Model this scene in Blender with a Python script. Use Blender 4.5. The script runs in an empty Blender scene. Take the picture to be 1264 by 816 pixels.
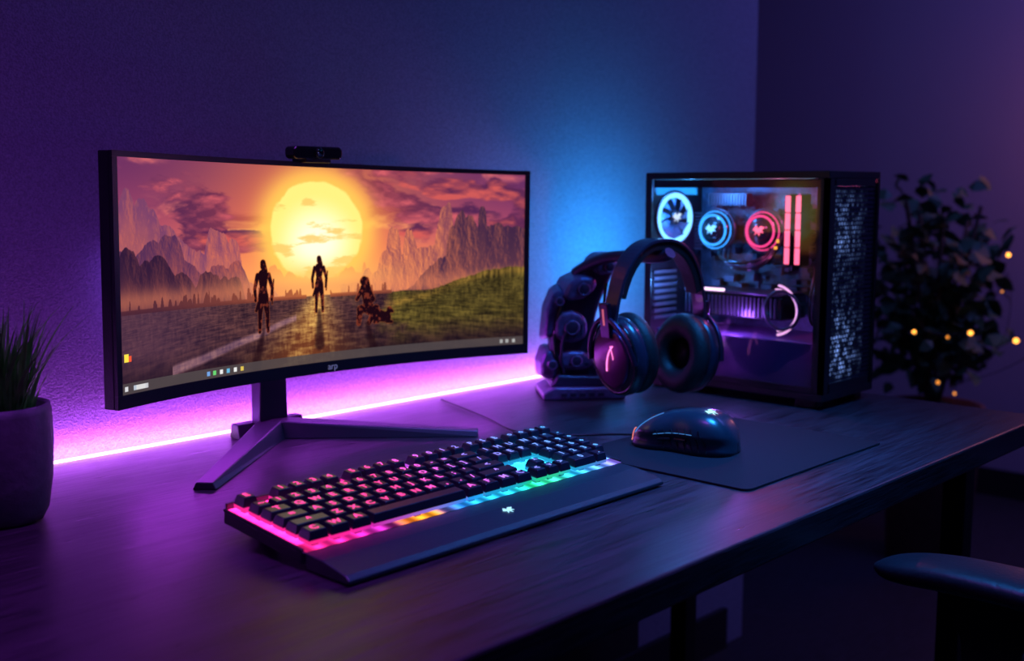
import bpy, bmesh, math, random
import numpy as np
from mathutils import Vector, Matrix, Euler
random.seed(7); np.random.seed(7)
sc = bpy.context.scene
try:
    sc.view_settings.view_transform = 'Standard'
    sc.view_settings.look = 'None'
except Exception as e:
    print(e)
PI = math.pi

# ---------------------------------------------------------------- materials
def mat(name, col=(.1,.1,.1), rough=.5, metal=0., emit=None, es=0., bump=0., bscale=60., var=0., coat=0., spec=.5, stretch=(1,1,1)):
    m = bpy.data.materials.new(name); m.use_nodes = True
    nt = m.node_tree; b = nt.nodes['Principled BSDF']
    b.inputs['Base Color'].default_value = (*col, 1)
    b.inputs['Roughness'].default_value = rough
    b.inputs['Metallic'].default_value = metal
    b.inputs['Coat Weight'].default_value = coat
    b.inputs['Specular IOR Level'].default_value = spec
    if emit:
        b.inputs['Emission Color'].default_value = (*emit, 1)
        b.inputs['Emission Strength'].default_value = es
    if bump or var:
        tc = nt.nodes.new('ShaderNodeTexCoord'); mp = nt.nodes.new('ShaderNodeMapping')
        mp.inputs['Scale'].default_value = stretch
        n = nt.nodes.new('ShaderNodeTexNoise'); n.inputs['Scale'].default_value = bscale
        n.inputs['Detail'].default_value = 5
        nt.links.new(tc.outputs['Object'], mp.inputs[0]); nt.links.new(mp.outputs[0], n.inputs['Vector'])
        if bump:
            bp = nt.nodes.new('ShaderNodeBump'); bp.inputs['Strength'].default_value = bump
            bp.inputs['Distance'].default_value = .002
            nt.links.new(n.outputs[0], bp.inputs['Height']); nt.links.new(bp.outputs[0], b.inputs['Normal'])
        if var:
            r = nt.nodes.new('ShaderNodeValToRGB')
            r.color_ramp.elements[0].position = .3; r.color_ramp.elements[1].position = .7
            r.color_ramp.elements[0].color = (*[c*(1-var) for c in col], 1)
            r.color_ramp.elements[1].color = (*[min(1, c*(1+var)) for c in col], 1)
            nt.links.new(n.outputs[0], r.inputs[0]); nt.links.new(r.outputs[0], b.inputs['Base Color'])
    return m

def emit_mat(name, col, s):
    m = bpy.data.materials.new(name); m.use_nodes = True
    nt = m.node_tree; nt.nodes.clear()
    o = nt.nodes.new('ShaderNodeOutputMaterial'); e = nt.nodes.new('ShaderNodeEmission')
    e.inputs[0].default_value = (*col, 1); e.inputs[1].default_value = s
    nt.links.new(e.outputs[0], o.inputs[0]); return m

def attr_emit_mat(name, s):
    m = emit_mat(name, (1,1,1), s); nt = m.node_tree
    a = nt.nodes.new('ShaderNodeAttribute'); a.attribute_name = 'Col'
    e = [n for n in nt.nodes if n.type == 'EMISSION'][0]
    nt.links.new(a.outputs['Color'], e.inputs[0]); return m

def glass_mat(name, tint=(.8,.8,.9), refl=.07):
    m = bpy.data.materials.new(name); m.use_nodes = True
    nt = m.node_tree; nt.nodes.clear()
    o = nt.nodes.new('ShaderNodeOutputMaterial'); t = nt.nodes.new('ShaderNodeBsdfTransparent')
    g = nt.nodes.new('ShaderNodeBsdfGlossy'); x = nt.nodes.new('ShaderNodeMixShader')
    t.inputs[0].default_value = (*tint, 1); g.inputs['Roughness'].default_value = .03
    x.inputs[0].default_value = refl
    nt.links.new(t.outputs[0], x.inputs[1]); nt.links.new(g.outputs[0], x.inputs[2]); nt.links.new(x.outputs[0], o.inputs[0])
    return m

M = {}
M['wall'] = mat('wall_paint', (.30,.28,.38), .9, bump=.9, bscale=360, var=.22)
M['floor'] = mat('dark_floor', (.022,.021,.03), .55, bump=.3, bscale=30, var=.4, stretch=(1,6,1))
M['ceil'] = mat('ceiling_paint', (.12,.12,.16), .9, bump=.2, bscale=100)
M['black'] = mat('black_plastic', (.012,.012,.016), .35, bump=.15, bscale=400)
M['blackm'] = mat('black_matte', (.015,.014,.02), .6, bump=.2, bscale=300)
M['gloss'] = mat('glossy_black', (.01,.01,.014), .15, coat=.3, bump=.02, bscale=80)
M['metal'] = mat('dark_metal', (.08,.075,.10), .38, metal=.7, bump=.1, bscale=300)
M['steel'] = mat('black_steel', (.012,.012,.016), .45, metal=.3, bump=.1, bscale=300)
M['leather'] = mat('leather', (.014,.013,.018), .5, bump=.5, bscale=250)

# ---------------------------------------------------------------- mesh helpers
def empty(name, loc=(0,0,0), rz=0):
    e = bpy.data.objects.new(name, None); e.empty_display_size = .05
    e.location = loc; e.rotation_euler = (0,0,rz); sc.collection.objects.link(e); return e

def obj(name, verts, faces, m=None, parent=None, smooth=False, loc=(0,0,0), rot=(0,0,0), bevel=0, segs=2, subsurf=0, autos=False):
    me = bpy.data.meshes.new(name); me.from_pydata([tuple(v) for v in verts], [], [tuple(f) for f in faces]); me.update()
    bm = bmesh.new(); bm.from_mesh(me); bmesh.ops.recalc_face_normals(bm, faces=bm.faces); bm.to_mesh(me); bm.free()
    o = bpy.data.objects.new(name, me); sc.collection.objects.link(o)
    o.location = loc; o.rotation_euler = rot
    if parent: o.parent = parent
    if m: me.materials.append(m)
    if smooth:
        for p in me.polygons: p.use_smooth = True
    if bevel:
        b = o.modifiers.new('bevel', 'BEVEL'); b.width = bevel; b.segments = segs; b.limit_method = 'ANGLE'; b.angle_limit = .5
    if subsurf:
        s = o.modifiers.new('sub', 'SUBSURF'); s.levels = subsurf; s.render_levels = subsurf
    return o

BF = [(0,3,2,1),(4,5,6,7),(0,1,5,4),(1,2,6,5),(2,3,7,6),(3,0,4,7)]
def boxv(c, s, top=1.0):
    x,y,z = c; a,b,d = s[0]/2, s[1]/2, s[2]/2
    return [(x-a,y-b,z-d),(x+a,y-b,z-d),(x+a,y+b,z-d),(x-a,y+b,z-d),
            (x-a*top,y-b*top,z+d),(x+a*top,y-b*top,z+d),(x+a*top,y+b*top,z+d),(x-a*top,y+b*top,z+d)]
def box(name, c, s, m, parent=None, bevel=0, rot=(0,0,0), top=1.0, segs=2):
    return obj(name, boxv((0,0,0), s, top), BF, m, parent, loc=c, rot=rot, bevel=bevel, segs=segs)
def boxes(name, lst, m, parent=None, bevel=0):
    V=[];F=[]
    for c,s in lst:
        n=len(V); V+=boxv(c,s); F+=[tuple(i+n for i in f) for f in BF]
    return obj(name,V,F,m,parent,bevel=bevel)
def lathe(name, prof, m, parent=None, n=48, loc=(0,0,0), rot=(0,0,0), smooth=True, sx=1, sy=1, bevel=0):
    V=[];F=[]
    for r,z in prof:
        for i in range(n):
            a=2*PI*i/n; V.append((r*math.cos(a)*sx, r*math.sin(a)*sy, z))
    for j in range(len(prof)-1):
        for i in range(n):
            F.append((j*n+i, j*n+(i+1)%n, (j+1)*n+(i+1)%n, (j+1)*n+i))
    F.append(tuple(range(n))); F.append(tuple((len(prof)-1)*n+i for i in range(n)))
    o=obj(name,V,F,m,parent,smooth=smooth,loc=loc,rot=rot,bevel=bevel)
    return o
def torus(name, R, r, m, parent=None, loc=(0,0,0), rot=(0,0,0), n=48, k=12, sx=1, sy=1, a0=0, a1=2*PI):
    V=[];F=[]; full=abs(a1-a0-2*PI)<1e-6; N=n if full else n+1
    for i in range(N):
        a=a0+(a1-a0)*i/n
        for j in range(k):
            b=2*PI*j/k; q=R+r*math.cos(b); V.append((q*math.cos(a)*sx,q*math.sin(a)*sy,r*math.sin(b)))
    for i in range(n):
        i2=(i+1)%N
        for j in range(k): F.append((i*k+j,i2*k+j,i2*k+(j+1)%k,i*k+(j+1)%k))
    return obj(name,V,F,m,parent,smooth=True,loc=loc,rot=rot)
def tube(name, pts, r, m, parent=None, res=8, cyc=False, poly=False):
    c=bpy.data.curves.new(name,'CURVE'); c.dimensions='3D'; c.bevel_depth=r; c.bevel_resolution=4; c.use_fill_caps=True
    if poly:
        s=c.splines.new('POLY'); s.points.add(len(pts)-1)
        for p,q in zip(s.points,pts): p.co=(*q,1)
    else:
        s=c.splines.new('NURBS'); s.points.add(len(pts)-1)
        for p,q in zip(s.points,pts): p.co=(*q,1)
        s.order_u=min(4,len(pts)); s.use_endpoint_u=True; s.resolution_u=res
    s.use_cyclic_u=cyc
    c.materials.append(m)
    o=bpy.data.objects.new(name,c); sc.collection.objects.link(o)
    if parent: o.parent=parent
    return o
def prism(name, poly, depth, m, parent=None, loc=(0,0,0), rot=(0,0,0), bevel=0, taper=1.0, segs=3):
    """poly in local XZ, extruded along Y"""
    n=len(poly); cx=sum(p[0] for p in poly)/n; cz=sum(p[1] for p in poly)/n
    V=[(cx+(x-cx)*taper,-depth/2,cz+(z-cz)*taper) for x,z in poly]+[(x,depth/2,z) for x,z in poly]
    F=[tuple(range(n)),tuple(range(n,2*n))]+[(i,(i+1)%n,n+(i+1)%n,n+i) for i in range(n)]
    return obj(name,V,F,m,parent,loc=loc,rot=rot,bevel=bevel,segs=segs)
def area(name, loc, size, direction, col, power, sy=None, spread=None):
    l=bpy.data.lights.new(name,'AREA'); l.energy=power; l.color=col; l.size=size
    if sy: l.shape='RECTANGLE'; l.size_y=sy
    if spread: l.spread=math.radians(spread)
    o=bpy.data.objects.new(name,l); sc.collection.objects.link(o); o.location=loc
    o.rotation_euler=Vector(direction).to_track_quat('-Z','Y').to_euler(); return o
def point(name, loc, col, power, r=.02):
    l=bpy.data.lights.new(name,'POINT'); l.energy=power; l.color=col; l.shadow_soft_size=r
    o=bpy.data.objects.new(name,l); sc.collection.objects.link(o); o.location=loc; return o

T=.75          # desk top
WY=1.44        # back wall
# ---------------------------------------------------------------- room shell
box('floor',(1.3,.5,-.05),(6.2,6.2,.1),M['floor'])
box('ceiling',(1.3,.5,2.65),(6.2,6.2,.1),M['ceil'])
box('wall_back',(.37,WY+.06,1.3),(3.94,.12,2.6),M['wall'])
box('wall_return',(2.28,2.5,1.3),(.12,1.999,2.6),M['wall'])
box('wall_alcove',(3.2,3.45,1.3),(2.2,.1,2.6),M['wall'])
box('wall_right',(4.15,.5,1.3),(.1,5.9,2.6),M['wall'])
box('wall_left',(-1.6,-.4,1.3),(.1,4.0,2.6),M['wall'])
box('wall_front',(1.3,-2.4,1.3),(5.8,.1,2.6),M['wall'])
box('baseboard_back',(.35,WY-.008,.05),(3.8,.014,.1),M['black'])
box('baseboard_right',(4.09,.5,.05),(.014,5.6,.1),M['black'])

# ---------------------------------------------------------------- desk
desk=empty('desk',(0,0,0))
wood=bpy.data.materials.new('dark_wood'); wood.use_nodes=True
nt=wood.node_tree; b=nt.nodes['Principled BSDF']
tc=nt.nodes.new('ShaderNodeTexCoord'); mp=nt.nodes.new('ShaderNodeMapping'); mp.inputs['Scale'].default_value=(3.0,62,62)
n1=nt.nodes.new('ShaderNodeTexNoise'); n1.inputs['Scale'].default_value=5; n1.inputs['Detail'].default_value=10; n1.inputs['Roughness'].default_value=.6
n2=nt.nodes.new('ShaderNodeTexNoise'); n2.inputs['Scale'].default_value=.7; n2.inputs['Detail'].default_value=4
mx=nt.nodes.new('ShaderNodeMath'); mx.operation='MULTIPLY_ADD'; mx.inputs[1].default_value=.35
rp=nt.nodes.new('ShaderNodeValToRGB'); rp.color_ramp.elements[0].position=.50; rp.color_ramp.elements[0].color=(.006,.0045,.007,1)
rp.color_ramp.elements[1].position=.86; rp.color_ramp.elements[1].color=(.048,.034,.048,1)
bp=nt.nodes.new('ShaderNodeBump'); bp.inputs['Strength'].default_value=.42; bp.inputs['Distance'].default_value=.0008
rr=nt.nodes.new('ShaderNodeMapRange'); rr.inputs[1].default_value=.3; rr.inputs[2].default_value=.7; rr.inputs[3].default_value=.27; rr.inputs[4].default_value=.46
L=nt.links.new
L(tc.outputs['Object'],mp.inputs[0]);L(mp.outputs[0],n1.inputs['Vector']);L(mp.outputs[0],n2.inputs['Vector'])
L(n2.outputs[0],mx.inputs[0]);L(n1.outputs[0],mx.inputs[2]);L(mx.outputs[0],rp.inputs[0]);L(rp.outputs[0],b.inputs['Base Color'])
L(n1.outputs[0],bp.inputs['Height']);L(bp.outputs[0],b.inputs['Normal']);L(n1.outputs[0],rr.inputs[0]);L(rr.outputs[0],b.inputs['Roughness'])
b.inputs['Specular IOR Level'].default_value=.42
box('desk_top',(.88,1.0175,T-.018),(1.96,.839,.036),wood,desk,bevel=.003)
lw=.038
legs=[((x,y,(T-.036)/2),(lw,lw,T-.036)) for x in (-.04,1.81) for y in (.71,1.25)]
boxes('desk_legs',legs,M['steel'],desk,bevel=.002)
boxes('desk_frame',[((x,.98,.14),(.03,.50,.03)) for x in (-.04,1.81)]+[((x,.98,T-.05),(.03,.50,.028)) for x in (-.04,1.81)]
      +[((.885,y,T-.05),(1.81,.03,.028)) for y in (1.25,)],M['steel'],desk,bevel=.002)
box('modesty_panel',(.90,1.40,.42),(1.90,.016,.58),M['blackm'],desk)

# ---------------------------------------------------------------- LED strip behind the desk
led=empty('led_strip_light',(0,0,0))
box('led_tape',(.88,1.434,T+.0022),(1.94,.005,.0032),emit_mat('led_purple',(1.,.42,1.),5),led)
area('desk_led_glow',(.88,1.422,T+.008),1.94,(0,.8,.6),(.60,.11,1.),4.2,sy=.006)

# ---------------------------------------------------------------- monitor
MR=math.radians(3.0)
mon=empty('curved_monitor',(1.000,1.258,0),MR)
W=.757; sag=.065; H=.306; ZB=.842
pan=empty('display_panel',(0,0,ZB+H/2)); pan.parent=mon; pan.rotation_euler=(0,math.radians(1.15),0)
ZC=ZB+H/2; ZB=-H/2     # panel coordinates are relative to its centre
R=(W*W/4+sag*sag)/(2*sag); pm=math.asin(W/2/R)
def arcp(u,r):
    p=-pm+2*pm*u
    return (r*math.sin(p), r*math.cos(p)-R*math.cos(pm))
def cslab(name,u0,u1,z0,z1,r0,r1,m,n=48,bevel=0):
    V=[];F=[]
    for i in range(n+1):
        u=u0+(u1-u0)*i/n
        a=arcp(u,r0); c=arcp(u,r1)
        V+=[(*a,z0),(*a,z1),(*c,z1),(*c,z0)]
    for i in range(n):
        for j in range(4): F.append((4*i+j,4*i+(j+1)%4,4*i+4+(j+1)%4,4*i+4+j))
    F+= [(0,1,2,3),(4*n,4*n+1,4*n+2,4*n+3)]
    return obj(name,V,F,m,pan,bevel=bevel)
cslab('panel_body',0,1,ZB,ZB+H,R+.004,R+.020,M['black'],bevel=.0015)
cslab('panel_back_bulge',.15,.85,ZB+.03,ZB+H-.03,R+.0205,R+.036,M['black'],bevel=.004)
bz=.0085
cslab('bezel_top',0,1,ZB+H-.007,ZB+H,R-.001,R+.0038,M['black'])
cslab('bezel_bottom',0,1,ZB,ZB+.0165,R-.001,R+.0038,M['black'])
cslab('bezel_left',0,bz/W,ZB+.0167,ZB+H-.0072,R-.001,R+.0038,M['black'],n=2)
cslab('bezel_right',1-bz/W,1,ZB+.0167,ZB+H-.0072,R-.001,R+.0038,M['black'],n=2)

# ---- screen picture (painted procedurally into a colour attribute)
NX,NY=1100,440
def vnoise(x,y,seed):
    rs=np.random.RandomState(seed); g=rs.rand(128,128)
    xi=np.floor(x).astype(int); yi=np.floor(y).astype(int); fx=x-xi; fy=y-yi
    fx=fx*fx*(3-2*fx); fy=fy*fy*(3-2*fy)
    a=g[xi%128,yi%128]; b_=g[(xi+1)%128,yi%128]; c=g[xi%128,(yi+1)%128]; d=g[(xi+1)%128,(yi+1)%128]
    return (a*(1-fx)+b_*fx)*(1-fy)+(c*(1-fx)+d*fx)*fy
def fbm(x,y,seed,o=5,gain=.5):
    s=0;amp=.5;tot=0
    for i in range(o):
        s=s+amp*vnoise(x*2**i+i*7.3,y*2**i+i*3.1,seed+i); tot+=amp; amp*=gain
    return s/tot
U,Vv=np.meshgrid(np.linspace(0,1,NX),np.linspace(0,1,NY),indexing='xy')
X=U*2.6
Z3=np.zeros((NY,NX,3))
def C(r,g,b_): return np.array([r,g,b_],float)
def mix(a,b_,t): t=np.clip(t,0,1)[...,None]; return a*(1-t)+b_*t
sstep=lambda e0,e1,x: (lambda t:t*t*(3-2*t))(np.clip((x-e0)/(e1-e0),0,1))
sx,sy,sr=.472*2.6,.68,.25
def dist(x,y,k=.84): return np.sqrt(((X-x)*k)**2+(Vv-y)**2)
d=dist(sx,sy)
img=Z3+C(106,52,100)
img=mix(img,Z3+C(202,90,110),sstep(1.02,.5,Vv)*.85)
img=mix(img,Z3+C(246,132,78),np.exp(-(d/.60)**2)*.88)
img=mix(img,Z3+C(248,156,92),np.exp(-((Vv-.47)/.14)**2)*.72)
wx=fbm(X*2,Vv*4,7)*.8
def cloud(img,thr,soft,fx_,fy_,seed,mask,dark,lit,a):
    c1=fbm(X*fx_+wx,Vv*fy_,seed,8,.5); c2=fbm(X*fx_+wx,(Vv-.03)*fy_,seed,8,.5)
    m_=sstep(thr,thr+soft,c1+mask)
    col=mix(dark,lit,np.clip((c2-c1)*-6+.25,0,1))
    return mix(img,col,m_*a)
near=np.exp(-(d/.55)**2)
dk=mix(Z3+C(96,50,98),Z3+C(206,92,66),near*1.1); lt=mix(Z3+C(220,110,114),Z3+C(255,184,94),near*1.2)
fade=sstep(.44,.62,Vv)
m0=-(1-fade)*.4-.25*np.exp(-(d/.27)**2)
img=cloud(img,.52,.14,1.8,5.5,11,m0,dk,lt,.75)
bl_=np.exp(-((U-.13)/.15)**2-((Vv-(.84-.7*(U-.10)))/.12)**2)*.24
img=cloud(img,.58,.09,2.4,6.5,25,m0+bl_,mix(Z3+C(74,40,84),Z3+C(150,66,80),near*1.4),Z3+C(204,96,106),.93)
br_=np.exp(-((U-.86)/.17)**2-((Vv-.87)/.075)**2)*.24
img=cloud(img,.58,.10,2.4,7.5,29,m0+br_,Z3+C(90,44,82),Z3+C(206,94,90),.92)
img=mix(img,Z3+C(255,200,92),np.exp(-(np.maximum(d-sr,0)/.09)**2)*.92)
disc=sstep(sr+.008,sr-.008,d+(fbm(X*18,Vv*18,5)-.5)*.02)
sun=mix(Z3+C(255,232,130),Z3+C(255,255,222),sstep(.26,.04,dist(sx,.62)))
sb=fbm(X*5+9,Vv*17,33,8,.5); sun=mix(sun,Z3+C(255,194,104),sstep(.53,.66,sb)*.8)
img=mix(img,sun,disc)
def n1(u,f,seed,o=6): return fbm(u*f+5,np.zeros_like(u)+2.5,seed,o)
def spikes(u,f,seed,wmin=.004,wr_=.012,lo=0,hi=1):
    rs=np.random.RandomState(seed); out=np.zeros_like(u)
    for _ in range(f):
        c=lo+(hi-lo)*rs.rand(); w=wmin+wr_*rs.rand(); h=.3+.7*rs.rand(); p=1.4+2.2*rs.rand(); sk_=(rs.rand()-.5)*.6
        q=np.abs(u-c)/w
        out=np.maximum(out,h*np.clip(1.2-q**p*.55+sk_*(u-c)/w*.3,0,1.15)*(q<2.6))
    return out
def layer(img,ridge,col,soft=.004,a=1.):
    return mix(img,col,sstep(soft,-soft,Vv-ridge)*a)
def relief(fx_,fy_,seed,dx=.006):
    w_=fbm(X*8,Vv*4,seed+40)*.7
    a=fbm(X*fx_+w_,Vv*fy_+w_,seed,7,.55); b_=fbm((X+dx)*fx_+w_,(Vv+dx*.5)*fy_+w_,seed,7,.55)
    return np.clip(.5+(a-b_)*7,0,1)
away=np.clip(np.abs(U-.472)/.10,0,1)
r0=.43+.05*n1(U,14,61)*away+.07*spikes(U,30,3)*away
img=layer(img,r0,mix(Z3+C(244,150,84),Z3+C(190,98,92),np.abs(U-.47)*2.4),.006,.75)
jag=(fbm(U*60,Z3[...,0]+1.5,66,4)-.5)*.05
for (b0,sl,am_,seed,cd,cn,lim) in ((.76,.95,.14,71,C(122,70,106),C(212,114,92),.42),(.64,.84,.12,77,C(84,50,88),C(178,92,84),.38),(.49,.58,.10,79,C(52,32,60),C(124,68,70),.34)):
    rl=b0-sl*U+am_*(n1(U,9,seed,7)-.5)+.13*spikes(U,7,seed,.010,.026,0,.3)+jag
    rf=relief(12,6.0,seed)
    col=mix(Z3+cd,Z3+cn,sstep(0,lim,U)*.7+(rf-.5)*.65+.05)
    col=mix(col,Z3+cn,sstep(-.02,-.22,Vv-rl)*.45)
    img=layer(img,np.where(U<lim,rl,0),col,.003,.94)
for (b0,h_,e0,e1,seed,cd,cn,lo_,hi_) in ((.40,.26,.54,.84,81,C(136,76,90),C(228,134,92),.58,.80),(.34,.38,.66,.94,85,C(68,44,72),C(170,96,80),.79,.90)):
    sp=spikes(U,9,seed,.006,.016,lo_,hi_)*sstep(e0+.02,e0+.10,U)
    rr1=b0+h_*sstep(e0,e1,U)+.10*(n1(U,9,seed,7)-.5)*sstep(.52,.62,U)+.18*sp+jag*sstep(.55,.65,U)
    rf=relief(12,6.0,seed)
    cR=mix(Z3+cd,Z3+cn,.74-sstep(e0,.95,U)*.65+(rf-.5)*1.0)
    cR=mix(cR,Z3+cn,sstep(-.05,-.3,Vv-rr1)*.25)
    img=layer(img,np.where(U>.53,rr1,0),cR,.003,.95)
img=mix(img,Z3+C(255,200,104),np.exp(-((Vv-.41)/.085)**2-((U-.472)/.15)**2)*.97)
img=mix(img,Z3+C(228,134,96),np.exp(-((Vv-.39)/.05)**2)*.45)
pz_=1/(np.maximum(.40-Vv,0)+.05)
gx_=(X-sx)*pz_
pn=fbm(gx_*5,pz_*7,52,7,.6); bl2=fbm(X*90,Vv*30,57,3); tex=fbm(X*9,Vv*14,51,6)
gt=np.clip(.5+(pn-.5)*1.4+(bl2-.5)*.6+(tex-.5)*.7,0,1)
gr=mix(Z3+C(42,28,42),Z3+C(108,70,68),gt)
gr=mix(gr,Z3+C(96,64,92),sstep(.34,.05,U)*.5)
ggreen=mix(Z3+C(38,34,24),Z3+C(116,100,50),gt)
gr=mix(gr,ggreen,sstep(.56,.72,U+(tex-.5)*.25)*sstep(-.04,.22,Vv+(tex-.5)*.1))
gr=mix(gr,Z3+C(26,18,28),sstep(.20,.0,Vv)*.55)
g0=.345+.015*(n1(U,12,95)-.5)
hill=.30+.16*sstep(.66,.96,U)+.02*(n1(U,30,97)-.5)+(fbm(U*150,Z3[...,0]+.5,67,2)-.5)*.012
img=layer(img,np.maximum(g0,np.where(U>.62,hill,0)),gr,.005,.98)
rim=np.exp(-((Vv-hill+.016)/.022)**2)*(U>.64)
img=mix(img,Z3+C(190,144,66),rim*.5*(.2+gt))
tr=.355+.05*spikes(U,100,44,.0012,.0035)*(.4+away*.6)
img=mix(img,mix(Z3+C(170,88,56),Z3+C(78,42,56),np.abs(U-.47)*2.6),sstep(.003,-.003,Vv-tr)*(Vv>.335)*(np.abs(U-.475)>.03)*(U<.66)*.8)
pc=.475+(.345-Vv)*(-.12)
pw=.016+(.36-Vv)*.30
pm_=np.exp(-((U-pc)/np.maximum(pw,.004))**2)*sstep(.365,.33,Vv)
img=mix(img,mix(Z3+C(116,64,42),Z3+C(255,206,112),(gt-.25)*.9+(Vv-.14)*1.9),pm_*.94)
rv=sstep(.02,.0,np.abs(Vv-(.07+.58*(U-.14))-.06*(n1(U,6,99)-.5))-.003-.03*(.42-U))*(U<.42)*(U>.12)
img=mix(img,mix(Z3+C(118,86,110),Z3+C(190,140,140),gt),rv*.7)
def cap(x0,y0,x1,y1,ra,rb):
    dx,dy=x1-x0,y1-y0; t=np.clip(((X-x0)*dx+(Vv-y0)*dy)/(dx*dx+dy*dy),0,1)
    return np.sqrt((X-x0-t*dx)**2+(Vv-y0-t*dy)**2)-(ra+(rb-ra)*t)
def figure(cx,base,h,kind=0):
    s=h; D=[]
    P=lambda *a: D.append(cap(cx+a[0]*s,base+a[1]*s,cx+a[2]*s,base+a[3]*s,a[4]*s,a[5]*s))
    if kind==0:
        P(-.07,.0,-.06,.25,.024,.034);P(-.06,.25,-.03,.5,.036,.06);P(.08,.0,.07,.25,.024,.034);P(.07,.25,.03,.5,.036,.06)
        P(0,.5,0,.62,.085,.06);P(0,.62,0,.78,.06,.09);P(0,.82,0,.86,.026,.026);P(0,.91,0,.94,.045,.045)
        P(-.10,.79,-.155,.60,.034,.026);P(-.155,.60,-.14,.44,.026,.02);P(.10,.79,.165,.60,.034,.026);P(.165,.60,.15,.44,.026,.02)
        P(0,.96,.05,.84,.045,.03);P(-.02,.5,-.13,.30,.05,.02);P(.16,.38,.19,.72,.008,.008)
    else:
        P(-.22,.02,-.18,.30,.05,.07);P(-.18,.3,.05,.34,.08,.10);P(.05,.02,.22,.30,.05,.08);P(.05,.3,-.02,.55,.12,.10)
        P(-.02,.55,-.06,.72,.10,.12);P(-.06,.72,-.08,.80,.04,.04);P(-.1,.88,-.08,.9,.08,.08);P(.05,.70,.16,.5,.05,.04);P(.16,.5,.0,.38,.04,.03)
        P(-.14,.7,-.26,.52,.05,.04);P(-.02,.9,.08,.6,.06,.04)
        P(.24,.16,.50,.10,.13,.10);P(.46,.10,.56,.24,.07,.05);P(.56,.26,.64,.22,.06,.03);P(.26,.04,.18,.02,.05,.03);P(.50,.02,.62,.0,.04,.03)
    return np.minimum.reduce(D)
for (cx,by,h,k) in ((.339*2.6,.19,.35,0),(.477*2.6,.265,.285,0),(.598*2.6,.18,.26,1)):
    f=figure(cx,by,h,k)
    img=mix(img,Z3+C(214,104,46),sstep(.006,.001,f)*.4)
    img=mix(img,mix(Z3+C(36,16,26),Z3+C(112,50,40),sstep(.55,.7,fbm(X*60,Vv*50,55))),sstep(.003,-.002,f))
    sh=cap(cx,by,cx+(cx-sx)*.15,by-.17,.010,.03); img=mix(img,Z3+C(36,18,28),sstep(.012,-.01,sh)*.65)
# taskbar & icons
img=mix(img,Z3+C(84,76,78),(Vv<.046).astype(float)*.85)
for i,(ix,col) in enumerate([(.008,C(225,225,230)),(.028,C(190,200,215)),(.043,C(225,225,225)),(.055,C(200,200,205)),(.200,C(120,170,235)),(.215,C(110,220,120)),(.231,C(240,240,240)),(.248,C(110,190,230)),(.265,C(245,245,245)),(.281,C(230,200,90)),(.94,C(175,175,175)),(.955,C(175,175,175)),(.972,C(185,185,185))]):
    w=.0036 if i!=2 else .012
    img=mix(img,Z3+col,((np.abs(U-ix-.004)<w)&(np.abs(Vv-.023)<.010)).astype(float)*.9)
img=mix(img,Z3+C(250,220,80),((np.abs(U-.014)<.005)&(np.abs(Vv-.155)<.018)).astype(float))
img=mix(img,Z3+C(230,90,60),((np.abs(U-.022)<.003)&(np.abs(Vv-.150)<.013)).astype(float))
img=np.clip(img,0,255)/255
img=np.clip(img+.08*(img-.5),0,1)
lo=np.where(img<=.04045,img/12.92,((img+.055)/1.055)**2.4)
z0,z1=ZB+.0165,ZB+H-.007
uu=(bz/W)+(1-2*bz/W)*np.linspace(0,1,NX); ph=-pm+2*pm*uu
xs=(R+.0015)*np.sin(ph); ys=(R+.0015)*np.cos(ph)-R*math.cos(pm); zs=np.linspace(z0,z1,NY)
co=np.zeros((NY,NX,3)); co[...,0]=xs[None]; co[...,1]=ys[None]; co[...,2]=zs[:,None]
idx=np.arange(NX*NY).reshape(NY,NX)
fc=np.stack([idx[:-1,:-1],idx[:-1,1:],idx[1:,1:],idx[1:,:-1]],-1).reshape(-1,4)
me=bpy.data.meshes.new('screen'); nf=len(fc)
me.vertices.add(NX*NY); me.vertices.foreach_set('co',co.ravel())
me.loops.add(nf*4); me.loops.foreach_set('vertex_index',fc.ravel().astype(np.int32))
me.polygons.add(nf); me.polygons.foreach_set('loop_start',np.arange(0,nf*4,4,dtype=np.int32))
me.update(calc_edges=True); me.validate()
ca=me.color_attributes.new('Col','FLOAT_COLOR','POINT')
ca.data.foreach_set('color',np.concatenate([lo,np.ones((NY,NX,1))],-1).ravel())
me.materials.append(attr_emit_mat('screen_display',1.04))
so=bpy.data.objects.new('screen',me); sc.collection.objects.link(so); so.parent=pan
def text_obj(name,s,size,m,parent,loc,rot,ext=.0002):
    c=bpy.data.curves.new(name,'FONT'); c.body=s; c.size=size; c.align_x='CENTER'; c.align_y='CENTER'; c.extrude=ext
    o=bpy.data.objects.new(name,c); sc.collection.objects.link(o)
    bpy.context.view_layer.update()
    me=bpy.data.meshes.new_from_object(o.evaluated_get(bpy.context.evaluated_depsgraph_get()))
    bpy.data.objects.remove(o); me.name=name; me.materials.clear(); me.materials.append(m)
    o=bpy.data.objects.new(name,me); sc.collection.objects.link(o); o.parent=parent; o.location=loc; o.rotation_euler=rot; return o
text_obj('bezel_logo','arp',.014,mat('logo_grey',(.5,.48,.55),.4,emit=(.5,.5,.6),es=.15),pan,(0.005,sag-.0018,ZB+.0085),(PI/2,0,0))
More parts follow.
